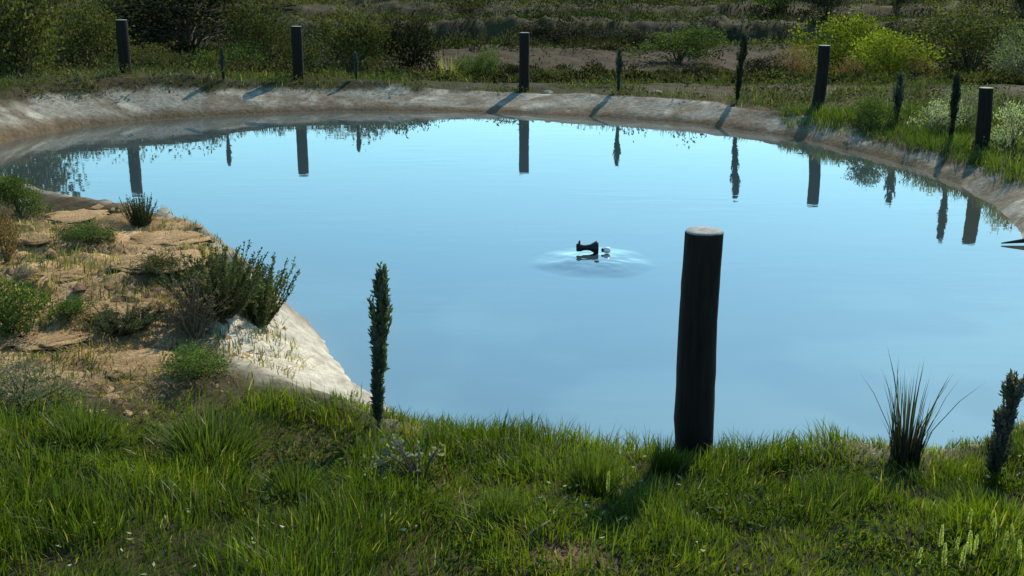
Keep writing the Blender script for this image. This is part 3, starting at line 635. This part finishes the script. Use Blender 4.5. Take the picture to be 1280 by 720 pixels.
grass_sheet('near_grass', 'rough green grass in front of the pond', 175000, (-3.6, 4.2, 2.6, 6.6), keep_near, .115, .0050, (.042, .066, .007), (.104, .132, .012), (1.25, 1.2, 1.1), 501, leanf=.85, cl=3.2)
def keep_bank(x, y, sd):
    s = sstep(.35, .5, fbm(x*1.6, y*1.6, 14, 3)); return np.where(sd > .3, soil_left(x, y)*s*.55+sstep(8.9, 10, -x*1.4+y*.35)*.6*s, 0)
def keep_straw(x, y, sd): return np.where(sd > .3, soil_left(x, y)*(.25+.75*sstep(.42, .6, fbm(x*2.6, y*2.6, 15, 3))), 0)
grass_sheet('dead_grass', 'flattened dead straw on the left earth bank', 60000, (-5.5, -1.2, 5.0, 9.6), keep_straw, .05, .006, (.24, .17, .09), (.36, .27, .15), (1.2, 1.15, 1.1), 509, leanf=2.2)
grass_sheet('bank_weeds', 'sparse weeds and grass on the left earth bank', 80000, (-7.5, -1.2, 5.0, 12.5), keep_bank, .08, .006, (.05, .075, .02), (.13, .13, .04), (1.2, 1.1, 1), 503)
def keep_rim(x, y, sd):
    w = np.interp(x, [-7, -4, 0, 3, 5, 6.5], [.62, .7, .9, .78, .46, .25]); w = np.where((x < -5) & (y < 16), .6, w)
    p = sstep(w, w+.3, sd+(fbm(x*2, y*2, 44, 3)-.5)*.5)*(1-sstep(5, 8, sd)); return p*(np.where(x < -2, .35, .06)+np.where(x < -2, .65, .94)*sstep(.42, .62, fbm(x*.9, y*.9, 45, 3)))
grass_sheet('rim_grass', 'grass along the far rim of the pond', 95000, (-10, 9, 15.5, 27), keep_rim, .15, .010, (.040, .055, .015), (.075, .085, .028), (1.2, 1.15, 1.1), 505, leanf=.9, cl=2.0)
def keep_right(x, y, sd): return sstep(.14, .34, sd+(fbm(x*2, y*2, 46, 3)-.5)*.35)*(x > 4.2)*(1-sstep(3.5, 5, sd))
grass_sheet('right_bank_grass', 'bright grass on the right bank', 75000, (4.3, 10, 7, 18.5), keep_right, .17, .008, (.045, .072, .011), (.085, .115, .018), (1.25, 1.2, 1.1), 507, leanf=.9)
# far scrub as one mass
rg = np.random.default_rng(601); g = Geo(); N = 1900
xx = rg.uniform(-1, 1, N*3); yy = 23.5+(rg.uniform(0, 1, N*3)**1.5)*50; xx = xx*(yy*.56+3)
pl = sstep(33, 34.5, yy)*(1-sstep(40, 41, yy))*(xx > -4)*(xx < 11); ok = (rg.uniform(0, 1, N*3) > pl*.93)&(fbm(xx*.25, yy*.25, 88, 3) > np.where((xx < -2.5)&(yy < 40), .1, .36))
xx = xx[ok][:N]; yy = yy[ok][:N]; zz = height(xx, yy)
TON = np.array([(.065, .070, .032), (.040, .046, .022), (.10, .095, .045), (.085, .062, .036), (.055, .075, .024), (.028, .03, .018)])
for i in range(len(xx)):
    s = rg.uniform(.22, .62)*(1+.012*(yy[i]-24))*(1.4 if xx[i] < -2.5 and 26 < yy[i] < 45 else (.55 if yy[i] < 36 else .9)); hgt = s*rg.uniform(.5, 1.); n = int(90 if yy[i] > 40 else 130)
    d = unit(rg.normal(size=(n, 3))); d[:, 2] = np.abs(d[:, 2]); lob = 1+.5*(fbm(d[:, 0]*2+i, d[:, 1]*2+d[:, 2], i % 97, 2)-.5)*2
    P = d*(rg.uniform(.5, 1, (n, 1))**.5)*lob[:, None]*np.array([s, s, hgt])+np.array([xx[i], yy[i], zz[i]-.03])
    C = TON[rg.integers(len(TON))]*.55*rg.uniform(.5, 1.4)*rg.uniform(.6, 1.4, (n, 1))
    L = .085*(1+.012*(yy[i]-24))
    g.add(*leaves(P, d+rg.normal(size=(n, 3))*.6+(0, 0, .4), L*rg.uniform(.6, 1.3, n), L*.5, C, rg))
tag(obj('hillside_scrub', g.mesh('hillside_scrub', M_leaf)), 'low dark scrub covering the terraced hillside', 'scrub', kind='stuff')
# pale litter and tiny flowers in the near grass
rg = np.random.default_rng(701); n = 520; x = rg.uniform(-3.2, 3.2, n); y = rg.uniform(3.1, 5.4, n); cl = fbm(x*2.5, y*2.5, 66, 3); k = (sdist(x, y) > .25) & (cl > .5); x = x[k]; y = y[k]
xb = rg.normal(.25, .14, 130); yb = rg.normal(3.74, .07, 130); x = np.concatenate([x, xb]); y = np.concatenate([y, yb]); n = len(x); ingrass = np.arange(n) < n-130
z = height(x, y)+np.where(ingrass, rg.uniform(.02, .10, n), .006); C = np.where(ingrass[:, None], np.array([.42, .41, .33]), np.array([.30, .22, .15]))*rg.uniform(.5, 1.3, (n, 1))
g = Geo(); g.add(*leaves(np.stack([x, y, z], 1), rg.normal(size=(n, 3))*np.array([1, 1, .35]), .022*rg.uniform(.5, 1.5, n), .011, C, rg))
tag(obj('leaf_litter', g.mesh('leaf_litter', M_leaf)), 'pale dead leaves and tiny blossoms scattered in the grass', 'litter', kind='stuff')

rg = np.random.default_rng(711); n = 26000; x = rg.uniform(-3.4, 3.6, n); y = rg.uniform(2.8, 5.6, n); cl = fbm(x*2.1, y*2.1, 67, 3); sd = sdist(x, y)
k = (sd > .7) & (cl > .5) & (rg.uniform(0, 1, n) < keep_near(x, y, sd)); x = x[k]; y = y[k]; n = len(x); z = height(x, y)+rg.uniform(.0, .085, n)
C = np.array([.05, .078, .022])*rg.uniform(.5, 1.5, (n, 1)); C[:, 0] *= rg.uniform(.8, 1.5, n)
g = Geo(); g.add(*leaves(np.stack([x, y, z], 1), rg.normal(size=(n, 3))*np.array([1, 1, .5])+(0, 0, .25), .032*rg.uniform(.5, 1.5, n), .015*rg.uniform(.6, 1.3, n), C, rg))
tag(obj('ground_cover', g.mesh('ground_cover', M_leaf)), 'small leaved weeds woven through the near grass', 'weeds', kind='stuff')

# low leafy weeds along the far rim and right bank
rg = np.random.default_rng(721); n = 60000; x = rg.uniform(-10, 9.5, n); y = rg.uniform(11, 27, n); sd = sdist(x, y); cl = fbm(x*1.3, y*1.3, 68, 3)
k = (sd > .35) & (cl > .46) & (rg.uniform(0, 1, n) < np.maximum(keep_rim(x, y, sd), keep_right(x, y, sd)*.5)+.25*(sd > 3)); x = x[k]; y = y[k]; cl = cl[k]; n = len(x); z = height(x, y)+rg.uniform(0, 1, n)*.9*(cl-.40)
pk = fbm(x*.8, y*.8, 69, 2)[:, None]; C = (np.array([.035, .048, .018])*(1-pk)+np.array([.10, .085, .04])*pk)*rg.uniform(.5, 1.6, (n, 1))
g = Geo(); g.add(*leaves(np.stack([x, y, z], 1), rg.normal(size=(n, 3))+(0, 0, .4), .075*rg.uniform(.5, 1.4, n), .034*rg.uniform(.6, 1.3, n), C, rg))
tag(obj('rim_weeds', g.mesh('rim_weeds', M_leaf)), 'low leafy weeds behind the far and right rim', 'weeds', kind='stuff')
# crumbs of earth on the left bank
rg = np.random.default_rng(731); n = 5200; x = rg.uniform(-4.9, -1.2, n); y = rg.uniform(5.0, 9.8, n); sd = sdist(x, y); k = (sd > .3) & (rg.uniform(0, 1, n) < soil_left(x, y)*sstep(.35, .6, fbm(x*1.7, y*1.7, 70, 3))); x = x[k]; y = y[k]; n = len(x)
z = height(x, y); base = np.array([(1, 0, 0), (.3, .95, 0), (-.8, .6, 0), (-.8, -.6, 0), (.3, -.95, 0), (.1, .05, .75)]); FF = np.array([(0, 1, 5), (1, 2, 5), (2, 3, 5), (3, 4, 5), (4, 0, 5)])
sz = .012+.04*rg.uniform(0, 1, n)**3; V = base[None]*sz[:, None, None]*rg.uniform(.6, 1.4, (n, 6, 3))*np.array([1.4, 1, .8]); V[:, :5, 2] -= .012; a = rg.uniform(0, 6.28, n); ca, sa = np.cos(a)[:, None], np.sin(a)[:, None]
V = np.stack([V[:, :, 0]*ca-V[:, :, 1]*sa+x[:, None], V[:, :, 0]*sa+V[:, :, 1]*ca+y[:, None], V[:, :, 2]+z[:, None]], -1).reshape(-1, 3)
C = np.repeat(np.array([.30, .20, .12])*rg.uniform(.45, 1.5, (n, 1)), 6, 0); g = Geo(); g.add(V, [(np.arange(n)[:, None, None]*6+FF[None]).reshape(-1, 3)], C)
tag(obj('earth_crumbs', g.mesh('earth_crumbs', M_earth)), 'crumbly loose earth on the left bank', 'earth', kind='stuff')

# dry and green cover of the hillside
rg = np.random.default_rng(741); n = 170000; y = 24+(rg.uniform(0, 1, n)**1.3)*60; x = rg.uniform(-1, 1, n)*(y*.52+2); yw = y+(fbm(x*.07, y*.05, 3, 3)-.5)*3
pl = sstep(33.5, 34.5, yw)*(1-sstep(40, 41, yw))*sstep(-4.5, -2.5, x)*(1-sstep(9.5, 12.5, x)); cl = fbm(x*.7, y*.7, 75, 4)
k = (rg.uniform(0, 1, n) > pl*.95) & (cl+rg.normal(size=n)*.04 > np.where(((yw > 44.8) & (yw < 46.2)) | ((yw > 49.5) & (yw < 50.4)) | ((yw > 55.4) & (yw < 56.3)), .56, .43)); x = x[k]; y = y[k]; cl = cl[k]; n = len(x); z = height(x, y)+rg.uniform(0, 1, n)*np.clip(cl-.42, 0, .3)*.8
pk = sstep(.35, .65, fbm(x*.15, y*.6, 79, 3)+rg.normal(size=n)*.06)[:, None]; C = (np.array([.028, .040, .011])*(1-pk)+np.array([.075, .068, .026])*pk)*rg.uniform(.5, 1.5, (n, 1)); sc = 1+.014*(y-24)
g = Geo(); g.add(*leaves(np.stack([x, y, z], 1), rg.normal(size=(n, 3))*np.array([.7, .7, .5])+(0, 0, .8), .12*sc*rg.uniform(.5, 1.4, n), .045*sc*rg.uniform(.6, 1.3, n), C, rg))
tag(obj('hillside_herbs', g.mesh('hillside_herbs', M_leaf)), 'low herbs and dry grass on the hillside', 'herbs', kind='stuff')
